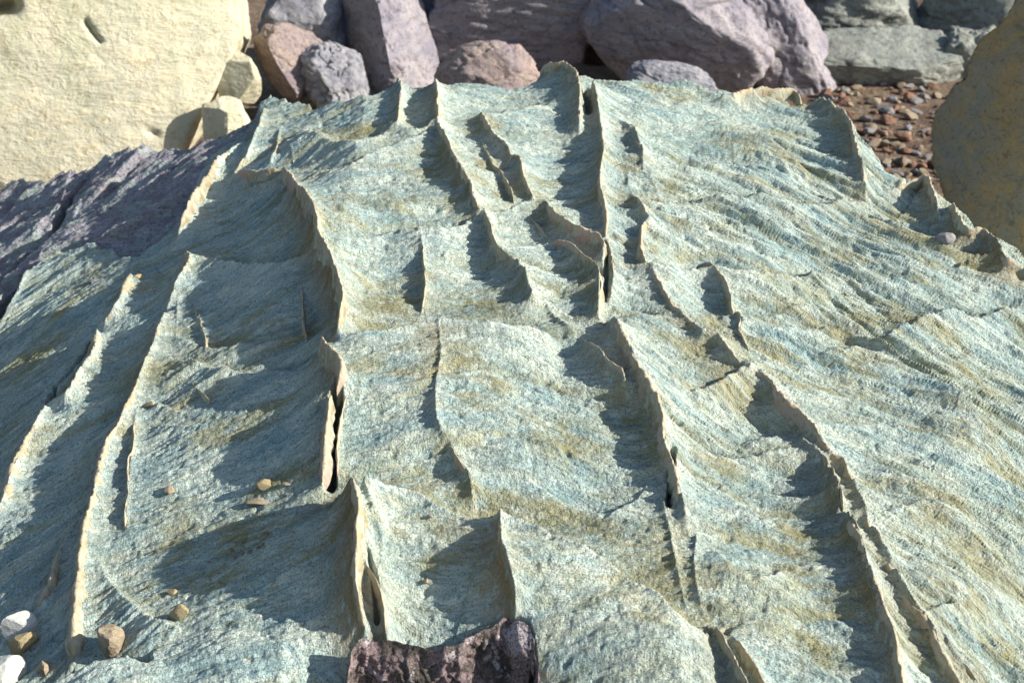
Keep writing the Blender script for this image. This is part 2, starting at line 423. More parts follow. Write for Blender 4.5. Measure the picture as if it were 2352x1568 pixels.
# fibrous flow coordinates: lines that run across the ridges and sag down both sides
U = X + .05 * perlin(X * 2.2, Y * 2.2, 0, 21)
V = Y + .22 * (X + .15) ** 2 * np.where(X > -.15, 1.25, .9) + .07 * perlin(X * 1.7, Y * 2.1, .3, 5) - .55 * R
big = .030 * perlin(X * 1.6, Y * 2.2, .1, 1) + .014 * perlin(X * 4.0, Y * 5.0, .7, 2)
rightness = sstep(.15, .75, X - .25 * (2.8 - Y))
rid = 1 - np.abs(fbm(U * 1.7, V * 10.0, .2, 9, 3))
rid = rid ** 3
med = (.010 + .015 * rightness) * (rid - .55)
med2 = .0075 * fbm(U * 9, V * 30, .4, 12, 3) * (1 + .5 * rightness)
thr = 1 - np.abs(fbm(U * 5 + .3 * perlin(X * 9, Y * 9, 0, 77), V * 46, .9, 15, 2))
thr2 = 1 - np.abs(perlin(U * 13, V * 105, .4, 18))
fine = .0045 * (thr ** 4 - .4) + .0030 * (thr2 ** 3 - .4) + .0016 * fbm(U * 40, V * 110, .9, 19, 2) + .0013 * perlin(X * 130, Y * 150, .6, 17) + .0016 * perlin(U * 60, V * 190, .2, 23)
calm = 1 - .45 * np.clip(OC, 0, 1)
leftness = sstep(-.35, -.7, X)
rough = (med + med2) * (1 - .25 * leftness)
# scalloped ledges: each rises steeply at its front and runs back level
ph = V * 6.5 + 1.1 * fbm(U * 1.6, V * 2.2, .15, 111, 3)
lf = ph - np.floor(ph)
led_m = sstep(-.15, .35, perlin(X * 2.6, Y * 3.2, .5, 113))
ledge = .016 * ((1 - np.exp(-lf * 9)) - lf) * led_m
ph2 = V * 19 + 1.5 * fbm(U * 3, V * 5, .35, 115, 3)
lf2 = ph2 - np.floor(ph2)
led2_m = sstep(-.1, .4, perlin(X * 5, Y * 6, .8, 117))
ledge = ledge + .0065 * ((1 - np.exp(-lf2 * 7)) - lf2) * led2_m
LF = np.maximum(np.exp(-(lf / .16) ** 2) * led_m, .7 * np.exp(-(lf2 / .2) ** 2) * led2_m)
Z = B + R + ledge + big * .8 + rough * calm + fine
# pits and scallops
pit = np.maximum(0, perlin(X * 26, Y * 34, .3, 31) - .45)
Z -= .012 * pit * calm
# hollows between the ridges, where the surface hangs like cloth
HOLLOW = [(985,1350,150,120,.055),(1330,1160,130,70,.045),(980,1090,110,50,.03),(870,660,80,60,.03),(1090,630,70,60,.03),(880,900,90,90,.03),(1230,880,150,90,.045),(1640,960,110,70,.035),
          (560,690,130,60,.035),(520,880,130,50,.03),(520,1060,160,90,.05),(560,1250,200,120,.05),(1700,1150,120,90,.04),(1290,630,60,60,.025),(1440,640,40,70,.02),(1150,430,40,50,.02),(1280,380,70,70,.03),
          (820,440,90,50,.03),(560,480,90,60,.035),(1420,380,35,60,.02),(1600,680,50,50,.03),(1180,200,80,30,.03),(1400,1420,150,90,.03),(640,1420,130,100,.04)]
for sx, sy, rx_, ry_, dp in HOLLOW:
    c_ = hit(sx, sy, 0.); e_ = hit(sx + rx_, sy, 0.); f_ = hit(sx, sy - ry_, 0.)
    q_ = ((X - c_[0]) / (e_[0] - c_[0])) ** 2 + ((Y - c_[1]) / (f_[1] - c_[1])) ** 2
    Z -= .45 * dp * np.exp(-q_ * 1.2)
# ochre stains, where the photograph shows them
STAIN = [(900,690,120,50),(1100,700,110,45),(1060,850,70,40),(1130,890,60,35),(1420,1240,160,45),(1530,1320,110,60),(1300,1010,110,60),(1440,960,60,60),(1990,850,90,60),
         (1940,765,90,25),(2250,860,70,60),(1700,900,60,40),(1650,1060,70,40),(1830,1250,50,60),(1830,1330,60,40),(2200,1380,90,70),(2130,1200,90,30),(2250,1260,70,40),(1250,490,40,30),
         (1540,430,40,20),(1700,330,60,25),(1790,350,50,25),(2060,480,60,20),(1920,580,60,30),(560,1190,110,60),(480,1290,90,40),(620,1090,60,40),(400,1210,60,60),(360,860,120,40),
         (560,760,110,25),(920,460,60,25),(1000,380,70,40),(820,300,90,30),(1500,560,40,30),(1340,640,30,60),(2300,1480,80,50),(1900,1500,70,40),(1000,1310,50,25),(1640,1480,30,50),(90,800,60,60),(1480,1010,40,50),(1640,740,40,25)]
for sx, sy, rx_, ry_ in STAIN:
    c_ = hit(sx, sy, .02); e_ = hit(sx + rx_, sy, .02); f_ = hit(sx, sy - ry_, .02)
    ax_ = abs(e_[0] - c_[0]); ay_ = abs(f_[1] - c_[1])
    q_ = ((X - c_[0]) / ax_) ** 2 + ((Y - c_[1] + .15 * (X - c_[0])) / ay_) ** 2
    OB = np.maximum(OB, np.exp(-q_ ** 1.3))
OB = np.maximum(OB, .8 * LF)
pt2 = np.maximum(0, perlin(U * 38, V * 75, .3, 33) - .30)
Z -= .010 * pt2 * calm
# slots
SL = np.zeros_like(X)
for P, depth, wd in SLOTS:
    w = window(P, 6 * wd)
    if w is None: continue
    d, _, _ = dist_poly(resample(P, .02), X[w], Y[w])
    wob = wd * (1 + .5 * perlin(X[w] * 22, Y[w] * 22, 0, 41))
    m = 1 - sstep(.6 * wob, 1.3 * wob, d)
    Z[w] -= depth * m
    SL[w] = np.maximum(SL[w], m)

# ---- the dark lower bed on the far left: bounded by the edge of the pale crust
bed_px = [(-260,640),(-120,500),(0,432),(60,405),(200,385),(300,345),(420,325),(530,300),(600,235),(612,250),(590,300),(562,328),(518,352),(498,364),(484,388),(466,414),(441,446),(426,479),(405,520),(360,560),(300,585),(200,575),(120,585),(60,650),(-20,780),(-260,1000)]
bp = hit([p[0] for p in bed_px], [p[1] for p in bed_px], 0.0)[:, :2]

def inside(poly, x, y):
    c = np.zeros(x.shape, bool)
    n = len(poly)
    for i in range(n):
        x1, y1 = poly[i]; x2, y2 = poly[(i + 1) % n]
        k = ((y1 > y) != (y2 > y)) & (x < (x2 - x1) * (y - y1) / (y2 - y1 + 1e-12) + x1)
        c ^= k
    return c

def sdist(poly, x, y):
    d, _, _ = dist_poly(np.vstack([poly, poly[:1]]), x, y)
    return np.where(inside(poly, x, y), d, -d)

sub = (slice(int(NV * .35), NV), slice(0, int(NU * .55)))
BED = np.full_like(X, -1.0)
BED[sub] = sdist(bp, X[sub] + .05 * fbm(X[sub] * 7, Y[sub] * 7, 0, 51, 4), Y[sub] + .05 * fbm(X[sub] * 7, Y[sub] * 7, 4.4, 52, 4))
bedm = sstep(-.002, .02, BED)
Z -= .032 * bedm
Z += bedm * (.024 * fbm(X * 6 + Y * 4, Y * 13 - X * 6, .5, 61, 4) + .012 * np.abs(fbm(X * 16, Y * 30 - X * 14, .1, 64, 3)) + .030 * sstep(-.05, .05, perlin(X * 2.2 + Y, Y * 5 - X * 2, .2, 63)))

# ---- where the crust is broken off in front: a hollow that holds the bare broken face
face_top = [(800,1560),(806,1510),(812,1478),(830,1466),(850,1460),(875,1460),(900,1464),(960,1477),(1020,1480),(1060,1470),(1082,1452),(1105,1438),(1140,1427),(1165,1428),(1190,1420),(1213,1430),(1226,1460),(1232,1500),(1238,1560),(1246,1620)]
ft = hit([p[0] for p in face_top], [p[1] for p in face_top], .075)
fpoly = np.vstack([ft[:, :2], hit([1245, 1260, 790, 800], [1640, 1800, 1800, 1640], 0.0)[:, :2]])
FACE = sdist(fpoly, X, Y)
FACE = np.where(Y < 2.3, FACE, -1)
Z -= .30 * sstep(-.002, .012, FACE)

# ---- outline of the rock: past it the surface falls away
out_px = [(-700,1000),(-300,620),(-60,455),(0,436),(28,408),(60,405),(150,402),(200,388),(240,362),(300,345),(320,338),(400,328),(470,315),(530,302),(560,280),(592,240),(620,214),(660,228),(720,238),(790,232),(850,225),(905,212),(960,205),(1000,196),(1090,188),(1160,190),(1215,182),(1250,168),(1300,170),(1340,172),(1400,180),(1480,185),(1560,195),(1640,216),(1700,222),(1840,246),(1880,250),(1930,278),(1960,320),(2000,352),(2040,400),(2082,415),(2060,432),(2110,445),(2165,470),(2195,485),(2230,520),(2290,560),(2352,600),(2420,650),(2600,760),(2900,1000),(3300,2400),(-1200,2400)]
op_h = np.full(len(out_px), .015)
op = hit([p[0] for p in out_px], [p[1] for p in out_px], op_h)[:, :2]
E = sdist(op, X + .012 * perlin(X * 16, Y * 16, 0, 71), Y + .012 * perlin(X * 16, Y * 16, 2.2, 72))
fall = np.maximum(0, -E)
Z -= np.where(fall > 0, np.minimum(1.25, 1.6 * fall + .05 * (1 - np.exp(-fall / .01))), 0)
# rim of the modelled block: sides go down to the ground
ed = np.minimum((1 - np.abs(uu[None, :])) * half[:, None], np.minimum(Y - Yrow[0], Yrow[-1] - Y))
Z -= 1.4 * (1 - sstep(0, .16, ed))
Z = np.maximum(Z, -.05)

# ------------------------------------------------------------------ node helpers
class NT:
    def __init__(s, name):
        s.m = bpy.data.materials.new(name); s.m.use_nodes = True
        s.t = s.m.node_tree; s.n = s.t.nodes; s.l = s.t.links
        s.b = s.n['Principled BSDF']
        s.b.inputs['Roughness'].default_value = .9
        s.b.inputs['Specular IOR Level'].default_value = .2
    def node(s, k, **kw):
        n = s.n.new(k)
        for a, v in kw.items(): setattr(n, a, v)
        return n
    def link(s, a, b): s.l.new(a, b)
    def attr(s, name, vec=False):
        n = s.node('ShaderNodeAttribute', attribute_name=name)
        return n.outputs['Vector' if vec else 'Fac']
    def obj(s): return s.node('ShaderNodeTexCoord').outputs['Object']
    def scale(s, v, sx, sy, sz, loc=(0, 0, 0)):
        n = s.node('ShaderNodeMapping'); s.link(v, n.inputs['Vector'])
        n.inputs['Scale'].default_value = (sx, sy, sz); n.inputs['Location'].default_value = loc
        return n.outputs[0]
    def noise(s, v, sc, det=4, rough=.6, dist=0):
        n = s.node('ShaderNodeTexNoise'); s.link(v, n.inputs['Vector'])
        n.inputs['Scale'].default_value = sc; n.inputs['Detail'].default_value = det
        n.inputs['Roughness'].default_value = rough; n.inputs['Distortion'].default_value = dist
        return n.outputs['Fac']
    def voro(s, v, sc, feature='F1'):
        n = s.node('ShaderNodeTexVoronoi', feature=feature); s.link(v, n.inputs['Vector'])
        n.inputs['Scale'].default_value = sc
        return n.outputs['Distance']
    def ramp(s, f, a, b, lo=0., hi=1.):
        n = s.node('ShaderNodeMapRange', interpolation_type='SMOOTHSTEP'); s.link(f, n.inputs['Value'])
        n.inputs['From Min'].default_value = a; n.inputs['From Max'].default_value = b
        n.inputs['To Min'].default_value = lo; n.inputs['To Max'].default_value = hi
        return n.outputs[0]
    def math(s, op, a, b):
        n = s.node('ShaderNodeMath', operation=op)
        for i, q in enumerate((a, b)):
            if isinstance(q, (int, float)): n.inputs[i].default_value = q
            else: s.link(q, n.inputs[i])
        return n.outputs[0]
    def mix(s, f, a, b, blend='MIX'):
        n = s.node('ShaderNodeMix', data_type='RGBA', blend_type=blend)
        if isinstance(f, (int, float)): n.inputs[0].default_value = f
        else: s.link(f, n.inputs[0])
        for i, q in ((6, a), (7, b)):
            if isinstance(q, tuple): n.inputs[i].default_value = (*q, 1)
            else: s.link(q, n.inputs[i])
        return n.outputs[2]
    def bump(s, h, dist, strength=1., prev=None):
        n = s.node('ShaderNodeBump'); s.link(h, n.inputs['Height'])
        n.inputs['Distance'].default_value = dist; n.inputs['Strength'].default_value = strength
        if prev is not None: s.link(prev, n.inputs['Normal'])
        return n.outputs[0]
    def done(s, col, nrm=None):
        s.link(col, s.b.inputs['Base Color'])
        if nrm is not None: s.link(nrm, s.b.inputs['Normal'])
        return s.m

def streak(k, p, col, c, sc, ang, lo, hi, amt):
    m = k.node('ShaderNodeMapping'); k.link(p, m.inputs['Vector'])
    m.inputs['Rotation'].default_value = (0, ang, 0); m.inputs['Scale'].default_value = (1, 1, .16)
    return k.mix(k.ramp(k.noise(m.outputs[0], sc, 5, .65, .3), lo, hi, 0, amt), col, c)

def crust_material(name):
    k = NT(name)
    fl = k.attr('flow', True)
    st = k.scale(fl, 1, 3.4, 1)
    a = k.noise(st, 5.5, 5, .62)
    b = k.noise(st, 15, 5, .65)
    c = k.noise(k.scale(fl, .5, 2.8, 1, (3, 7, 1)), 55, 4, .7)
    d = k.noise(k.scale(fl, 1, 1.2, 1, (9, 2, 4)), 260, 2, .6)
    col = k.mix(k.ramp(a, .36, .64), (.535, .615, .525), (.285, .415, .41))
    col = k.mix(k.ramp(b, .50, .66, 0, .55), col, (.68, .70, .59))
    och = k.noise(k.scale(fl, 1, 2.6, 1, (5, 1, 2)), 4.2, 6, .66)
    ochm = k.ramp(och, .52, .66, 0, .75)
    col = k.mix(ochm, col, (.31, .275, .12))
    col = k.mix(k.math('MULTIPLY', k.ramp(c, .53, .66), .6), col, (.20, .205, .13))
    col = k.mix(k.math('MULTIPLY', k.ramp(d, .52, .66), .65), col, (.11, .16, .15))
    col = k.mix(k.math('MULTIPLY', k.ramp(d, .48, .32), .30), col, (.66, .68, .58))
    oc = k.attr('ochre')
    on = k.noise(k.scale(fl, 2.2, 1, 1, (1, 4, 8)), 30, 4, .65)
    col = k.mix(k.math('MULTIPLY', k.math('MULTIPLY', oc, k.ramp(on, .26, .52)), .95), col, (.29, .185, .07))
    sn = k.noise(k.scale(fl, 1, 2.4, 1, (2, 6, 3)), 16, 6, .72)
    sm = k.math('MULTIPLY', k.attr('stain_shade'), k.ramp(sn, .36, .58))
    col = k.mix(k.math('MULTIPLY', sm, .8), col, (.275, .24, .095))  # ochre colour, real patches together with painted shade behind the steps
    pn = k.noise(k.scale(fl, .6, 3, 1, (7, 3, 1)), 30, 5, .7)
    col = k.mix(k.math('MULTIPLY', k.attr('pale'), k.ramp(pn, .38, .62, .05, .7)), col, (.66, .69, .58))  # crest light put into the colour
    h1 = k.noise(k.scale(fl, .35, 3.6, 1), 40, 5, .66)
    n = k.bump(h1, .014, .8)
    n = k.bump(c, .008, .9, n)
    n = k.bump(d, .004, .9, n)
    return k.done(col, n)

def fin_material(name):
    k = NT(name)
    p = k.obj()
    cr = k.attr('crest')
    a = k.noise(p, 35, 5, .65); b = k.noise(k.scale(p, 1, 1, .35), 130, 4, .7)
    col = k.mix(k.ramp(a, .38, .62), (.36, .385, .30), (.24, .195, .11))
    pk = k.noise(p, 9, 4, .6)
    col = k.mix(k.ramp(pk, .50, .64, 0, .8), col, (.36, .27, .225))
    col = k.mix(k.ramp(cr, .40, 1.0, 0, .7), col, (.43, .355, .24))
    col = k.mix(k.math('MULTIPLY', k.ramp(b, .52, .68), .5), col, (.15, .12, .08))
    n = k.bump(a, .008, .7); n = k.bump(b, .004, .9, n)
    return k.done(col, n)

def bed_material(name):
    k = NT(name)
    p = k.obj()
    st = k.scale(p, 1, 2.5, 2.5)
    a = k.noise(st, 4, 6, .65, .4); b = k.noise(st, 22, 5, .7); c = k.noise(p, 120, 4, .7)
    col = k.mix(k.ramp(a, .36, .60), (.38, .36, .39), (.25, .22, .235))
    col = k.mix(k.ramp(b, .50, .66, 0, .65), col, (.46, .46, .46))
    col = k.mix(k.ramp(k.noise(st, 7, 5, .7, .6), .46, .60, 0, .8), col, (.36, .42, .38))
    col = k.mix(k.ramp(c, .50, .68, 0, .7), col, (.06, .055, .055))
    n = k.bump(b, .02, .9); n = k.bump(c, .006, .9, n)
    return k.done(col, n)

def stone_material(name, c1, c2, c3, dark, sc=3., speck=.6, bumpd=.03):
    k = NT(name)
    p = k.obj()
    a = k.noise(p, sc, 6, .62, .5); b = k.noise(k.scale(p, 1, 1.2, 2.4), sc * 4.5, 6, .68, .3); c = k.noise(p, sc * 26, 4, .7)
    col = k.mix(k.ramp(a, .36, .62), c1, c2)
    col = k.mix(k.ramp(b, .48, .66, 0, .75), col, c3)
    col = k.mix(k.ramp(c, .52, .68, 0, speck), col, dark)
    e = k.noise(k.scale(p, 1, 1, 3, (4, 2, 6)), sc * 1.7, 5, .6, .8)
    col = k.mix(k.ramp(e, .60, .70, 0, speck), col, dark)
    if name.startswith('cream'):
        col = streak(k, p, col, (.41, .40, .275), 4, .5, .45, .62, .7)
        col = streak(k, p, col, (.27, .21, .08), 6, .45, .54, .66, .45)
        col = streak(k, p, col, (.53, .49, .36), 7, .6, .52, .64, .7)
    n = k.bump(a, bumpd * 2, .5); n = k.bump(b, bumpd, .8, n); n = k.bump(c, bumpd * .18, .8, n)
    return k.done(col, n)

M_CRUST = crust_material('pale green crust')
M_FIN = fin_material('tan ridge rock')
M_BED = bed_material('dark purple bed rock')
M_PURPLE = stone_material('purple grey boulder', (.225, .205, .23), (.31, .28, .285), (.165, .165, .20), (.04, .03, .033), 2.2, .55)
M_PINK = stone_material('pinkish boulder', (.30, .23, .195), (.205, .17, .18), (.34, .28, .23), (.07, .05, .04), 2.6, .5)
M_CREAM = stone_material('cream boulder', (.52, .475, .335), (.45, .43, .325), (.57, .50, .335), (.25, .19, .07), 1.6, .5, .03)
M_BLUE = stone_material('blue grey boulder', (.20, .20, .23), (.32, .31, .31), (.15, .15, .18), (.05, .045, .045), 2.4, .5)
M_OCHRE = stone_material('ochre boulder', (.36, .245, .12), (.27, .24, .18), (.42, .27, .10), (.13, .09, .04), 2.6, .6)
M_GREY = stone_material('grey green boulder', (.19, .205, .18), (.28, .29, .25), (.15, .145, .125), (.05, .04, .03), 2.0, .6)
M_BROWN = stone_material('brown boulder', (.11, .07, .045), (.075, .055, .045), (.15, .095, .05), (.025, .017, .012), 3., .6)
M_PEB = [stone_material('tan pebble', (.34, .28, .19), (.25, .19, .12), (.42, .36, .28), (.10, .07, .045), 30, .5, .003),
         stone_material('red brown pebble', (.25, .13, .08), (.20, .12, .085), (.33, .2, .13), (.07, .04, .03), 30, .5, .003),
         stone_material('grey pebble', (.26, .245, .235), (.19, .175, .17), (.36, .33, .31), (.07, .06, .06), 30, .5, .003)]
M_WHITE = stone_material('chalky stone', (.50, .50, .45), (.42, .435, .41), (.56, .54, .47), (.35, .30, .2), 25, .3, .003)
M_OST = stone_material('ochre stone', (.36, .28, .14), (.30, .25, .15), (.44, .36, .2), (.14, .10, .05), 30, .5, .003)

# ------------------------------------------------------------------ objects
def root(name, loc, label, cat, group=None):
    o = bpy.data.objects.new(name, None)
    o.empty_display_size = .1
    o.location = loc
    o['label'] = label; o['category'] = cat
    if group: o['group'] = group
    COL.objects.link(o)
    return o

def make_mesh(name, co, faces, mat, parent=None, attrs=None, smooth=True):
    me = bpy.data.meshes.new(name)
    co = np.asarray(co, np.float32); faces = np.asarray(faces, np.int32)
    n = faces.shape[1]
    me.vertices.add(len(co)); me.vertices.foreach_set('co', co.ravel())
    me.loops.add(faces.size); me.loops.foreach_set('vertex_index', faces.ravel())
    me.polygons.add(len(faces))
    me.polygons.foreach_set('loop_start', np.arange(0, faces.size, n, dtype=np.int32))
    me.polygons.foreach_set('loop_total', np.full(len(faces), n, np.int32))
    me.polygons.foreach_set('use_smooth', np.full(len(faces), smooth, bool))
    me.update(calc_edges=True)
    for k, v in (attrs or {}).items():
        v = np.asarray(v, np.float32)
        if v.ndim == 2:
            a = me.attributes.new(k, 'FLOAT_VECTOR', 'POINT'); a.data.foreach_set('vector', v.ravel())
        else:
            a = me.attributes.new(k, 'FLOAT', 'POINT'); a.data.foreach_set('value', v.ravel())
    me.materials.append(mat)
    o = bpy.data.objects.new(name, me)
    COL.objects.link(o)
    if parent is not None: o.parent = parent
    return o

rock = root('ridged_rock', (0, 0, 0), 'large pale green weathered rock with thin wavy tan ridges, filling the foreground', 'rock')

co = np.stack([X, Y, Z], -1).reshape(-1, 3)
flow = np.stack([U, V, R * 1.0 + .3 * (Z - B)], -1).reshape(-1, 3)
idx = np.arange(NU * NV).reshape(NV, NU)
quads = np.stack([idx[:-1, :-1], idx[:-1, 1:], idx[1:, 1:], idx[1:, :-1]], -1)
fb = (BED[:-1, :-1] + BED[1:, 1:]) * .5 > .004
zmax = np.maximum(np.maximum(Z[:-1, :-1], Z[1:, 1:]), np.maximum(Z[1:, :-1], Z[:-1, 1:]))
keep = zmax > -.045

def submesh(name, mask, mat):
    f = quads[mask].reshape(-1, 4)
    used = np.zeros(len(co), bool); used[f.ravel()] = True
    remap = np.cumsum(used) - 1
    return make_mesh(name, co[used], remap[f], mat, rock,
                     {'flow': flow[used], 'ochre': OC.reshape(-1)[used], 'stain_shade': OB.reshape(-1)[used], 'pale': PL.reshape(-1)[used]})
submesh('crust', keep & ~fb, M_CRUST)
submesh('lower_bed', keep & fb, M_BED)['label'] = 'dark purple layered bed exposed at the upper left of the rock'

def surf_z(x, y):
    """height of the rock's surface at a point"""
    j = np.clip(np.searchsorted(Yrow, y), 1, NV - 1)
    u = x / half[j]
    i = int(np.clip((u + 1) / 2 * (NU - 1), 0, NU - 2))
    return float(max(Z[j, i], Z[j, i + 1]))

# ---- fins: thin ragged blades that carry on from the crests
for q, r in enumerate(RIDGES[:NFIN]):
    if r['fin'] <= 0: continue
    Q = resample(np.column_stack([r['P'], r['h']]), .0045)
    n = len(Q)
    s = np.arange(n) * .0045
    one = np.zeros(n)
    T = np.gradient(Q[:, :2], axis=0); T /= np.linalg.norm(T, axis=1)[:, None] + 1e-9
    N = np.stack([-T[:, 1], T[:, 0]], 1)           # +: image right
    h = Q[:, 3]
    off = .006 * perlin(s * 9, one + q * 3.3, .1, 81) + .0025 * perlin(s * 40, one + q * 3.3, .6, 82)
    jag = 1.5 * r['jag'] * (.008 * fbm(s * 11 + 4 * perlin(s * 7, one + q, .9, 79), one + q * 7.7, .2, 83, 4, gain=.62) + .006 * np.minimum(0, perlin(s * 34, one + q * 3.1, .5, 84) + .15) + .003 * perlin(s * 150, one + q, .5, 85))
    jag = jag * np.clip(h / .06, .3, 1)
    endf = np.clip(np.minimum(s, s[-1] - s) / .03, 0, 1) ** .6
    top = Q[:, 2] + jag + .004 - (1 - endf) * np.minimum(.6 * h, .04)
    H = np.minimum(.5 * h, .06) + .014
    th = r['fin'] * .6 * np.clip(1 + .6 * perlin(s * 14, one + q, .7, 86) + .6 * perlin(s * 45, one + q, .2, 89), .35, 2.2)
    lean = .10 * perlin(s * 5, one + q * 2.1, .3, 87)
    rows = [(-1.6, -1.0), (-1.15, -.62), (-.9, -.30), (-.6, -.10), (-.25, -.01), (.1, 0.0), (.45, -.12), (1.0, -.45), (1.6, -1.0)]
    vs = []; cr = []
    for a, b in rows:
        rn = .0022 * perlin(s * 55, one + a * 9, one + b * 5 + q, 88)
        w_ = a * th * endf + off + lean * b * H + rn
        vs.append(np.column_stack([Q[:, 0] + N[:, 0] * w_, Q[:, 1] + N[:, 1] * w_, top + b * H + (rn if -1 < b < 0 else 0)]))
        cr.append(np.full(n, 1 + b))
    k = len(rows)
    vs = np.stack(vs, 1).reshape(-1, 3); cr = np.stack(cr, 1).reshape(-1)
    ii = np.arange(n * k).reshape(n, k)
    f = np.stack([ii[:-1, :-1], ii[1:, :-1], ii[1:, 1:], ii[:-1, 1:]], -1).reshape(-1, 4)
    make_mesh('fin', vs, f, M_BED if r['bed'] else M_FIN, rock, {'crest': cr})

# ---- the bare broken face below the crust, at the bottom of the picture
T_ = resample(ft, .0035)
nt, nr = len(T_), 110
ss = np.arange(nt) * .0035
dn = np.linspace(0, 1, nr)
SS, DD = np.meshgrid(ss, dn, indexing='ij')
lump = .034 * fbm(SS * 12, DD * 4, .3, 301, 4) + .018 * np.abs(fbm(SS * 40, DD * 14, .7, 303, 3)) + .004 * fbm(SS * 120, DD * 42, .1, 305, 2)
hole = np.exp(-((SS - ss[int(nt * .78)]) / .010) ** 4 - ((DD - .34) / .10) ** 2)
crease = np.exp(-((SS - ss[int(nt * .665)]) / .012) ** 2)
bulge = .03 * np.sin(np.clip((SS / ss[-1] - .62) / .36, 0, 1) * np.pi) ** .6
FX = T_[:, 0][:, None] + .004 * fbm(SS * 50, DD * 18, .2, 307, 2)
FY = T_[:, 1][:, None] - .012 - .07 * DD ** .8 - lump * np.minimum(1, DD * 12) - bulge * np.minimum(1, DD * 8) + .09 * hole + .02 * crease
FZ = T_[:, 2][:, None] + .002 + .016 * fbm(SS * 30, DD * 0, .2, 309, 4) - DD * .34
ii = np.arange(nt * nr).reshape(nt, nr)
k = NT('broken purple rock')
p = k.obj()
a = k.noise(p, 16, 5, .65, .6); b = k.noise(p, 50, 5, .7, .4); c = k.noise(p, 210, 3, .7)
col = k.mix(k.ramp(a, .40, .60), (.12, .10, .085), (.30, .22, .22))
col = k.mix(k.ramp(k.noise(p, 13, 5, .7, .8), .55, .62, 0, .9), col, (.52, .45, .46))
col = k.mix(k.ramp(c, .50, .62, 0, .85), col, (.04, .04, .03))
M_FACE = k.done(col, k.bump(c, .005, .9, k.bump(b, .018, .9)))
fo = make_mesh('broken_face', np.stack([FX, FY, FZ], -1).reshape(-1, 3),
          np.stack([ii[:-1, :-1], ii[:-1, 1:], ii[1:, 1:], ii[1:, :-1]], -1).reshape(-1, 4), M_FACE, rock)
fo['label'] = 'dark purple brown broken face under the crust at the bottom edge'

# ------------------------------------------------------------------ boulders
_ico = {}
def ico(n):
    if n not in _ico:
        bm = bmesh.new(); bmesh.ops.create_icosphere(bm, subdivisions=n, radius=1)
        v = np.array([x.co[:] for x in bm.verts]); f = np.array([[y.index for y in x.verts] for x in bm.faces])
        bm.free(); _ico[n] = (v, f)
    return _ico[n]

def stone_shape(seed, sub=4, cuts=7, low=.62, rough=.10, box=.0, extra=(), crease=0.):
    v, f = ico(sub)
    v = v.copy()
    if box:
        m = np.abs(v).max(1)[:, None]
        v = v * (1 - box) + box * v / m * .82
    v = v * (1 + .22 * fbm(v[:, 0] * 1.1, v[:, 1] * 1.1, v[:, 2] * 1.1, seed, 2))[:, None]
    rg = np.random.RandomState(seed)
    pl = [(np.array(e[:3], float), e[3]) for e in extra]
    for k in range(cuts):
        n = rg.normal(size=3); pl.append((n, rg.uniform(low, .92)))
    for n, c in pl:
        n = n / np.linalg.norm(n)
        d = v @ n - c
        v = v - np.where(d > 0, d * .9, 0)[:, None] * n
    nn = fbm(v[:, 0] * 3, v[:, 1] * 3, v[:, 2] * 5, seed + 50, 5, gain=.55)
    cr_ = np.abs(fbm(v[:, 0] * 1.6 + 3, v[:, 1] * 1.6, v[:, 2] * 2.6, seed + 90, 3))
    v = v * (1 + rough * nn - crease * np.exp(-(cr_ / .05) ** 2))[:, None]
    return v, f

def place_frame(dist, X_, Y_):
    d = ray(X_, Y_); d = d / np.linalg.norm(d)
    c = d * dist; c[2] += CAM_Z
    return c

def boulder(name, label, px, dist, rx, ry, mat, seed, roll=0, deep=.8, cat='boulder', group=None, cuts=7, low=.62, rough=.11, box=.3, extra=(), sub=6, grooves=(), crease=.05):
    """a boulder that stands about `dist` metres away; rx, ry: half size seen, in pixels of the full view"""
    c = place_frame(dist, *px)
    k = dist / FPX
    v, f = stone_shape(seed, sub, cuts, low, rough, box, extra, crease)
    v = v * np.array([rx * k, deep * (rx + ry) / 2 * k, ry * k])
    a = RAD(roll); ca, sa = math.cos(a), math.sin(a)
    v = np.column_stack([v[:, 0] * ca - v[:, 2] * sa, v[:, 1], v[:, 0] * sa + v[:, 2] * ca])
    if grooves:
        wv = v + c - np.array([0, 0, CAM_Z])
        fw = wv[:, 1] * _cp - wv[:, 2] * _sp
        px_ = 1176 + FPX * wv[:, 0] / fw
        py_ = 784 - FPX * (wv[:, 1] * _sp + wv[:, 2] * _cp) / fw
        front = np.linalg.norm(wv, axis=1) < dist
        for line, gw, gd in grooves:
            dd, _, _ = dist_poly(np.array(line, float), px_, py_)
            g_ = np.exp(-(dd / gw) ** 2) * gd * front
            v = v + (wv / np.linalg.norm(wv, axis=1)[:, None]) * g_[:, None]
    o = make_mesh(name, v, f, mat)
    o.location = c
    o['label'] = label; o['category'] = cat
    if group: o['group'] = group
    return o

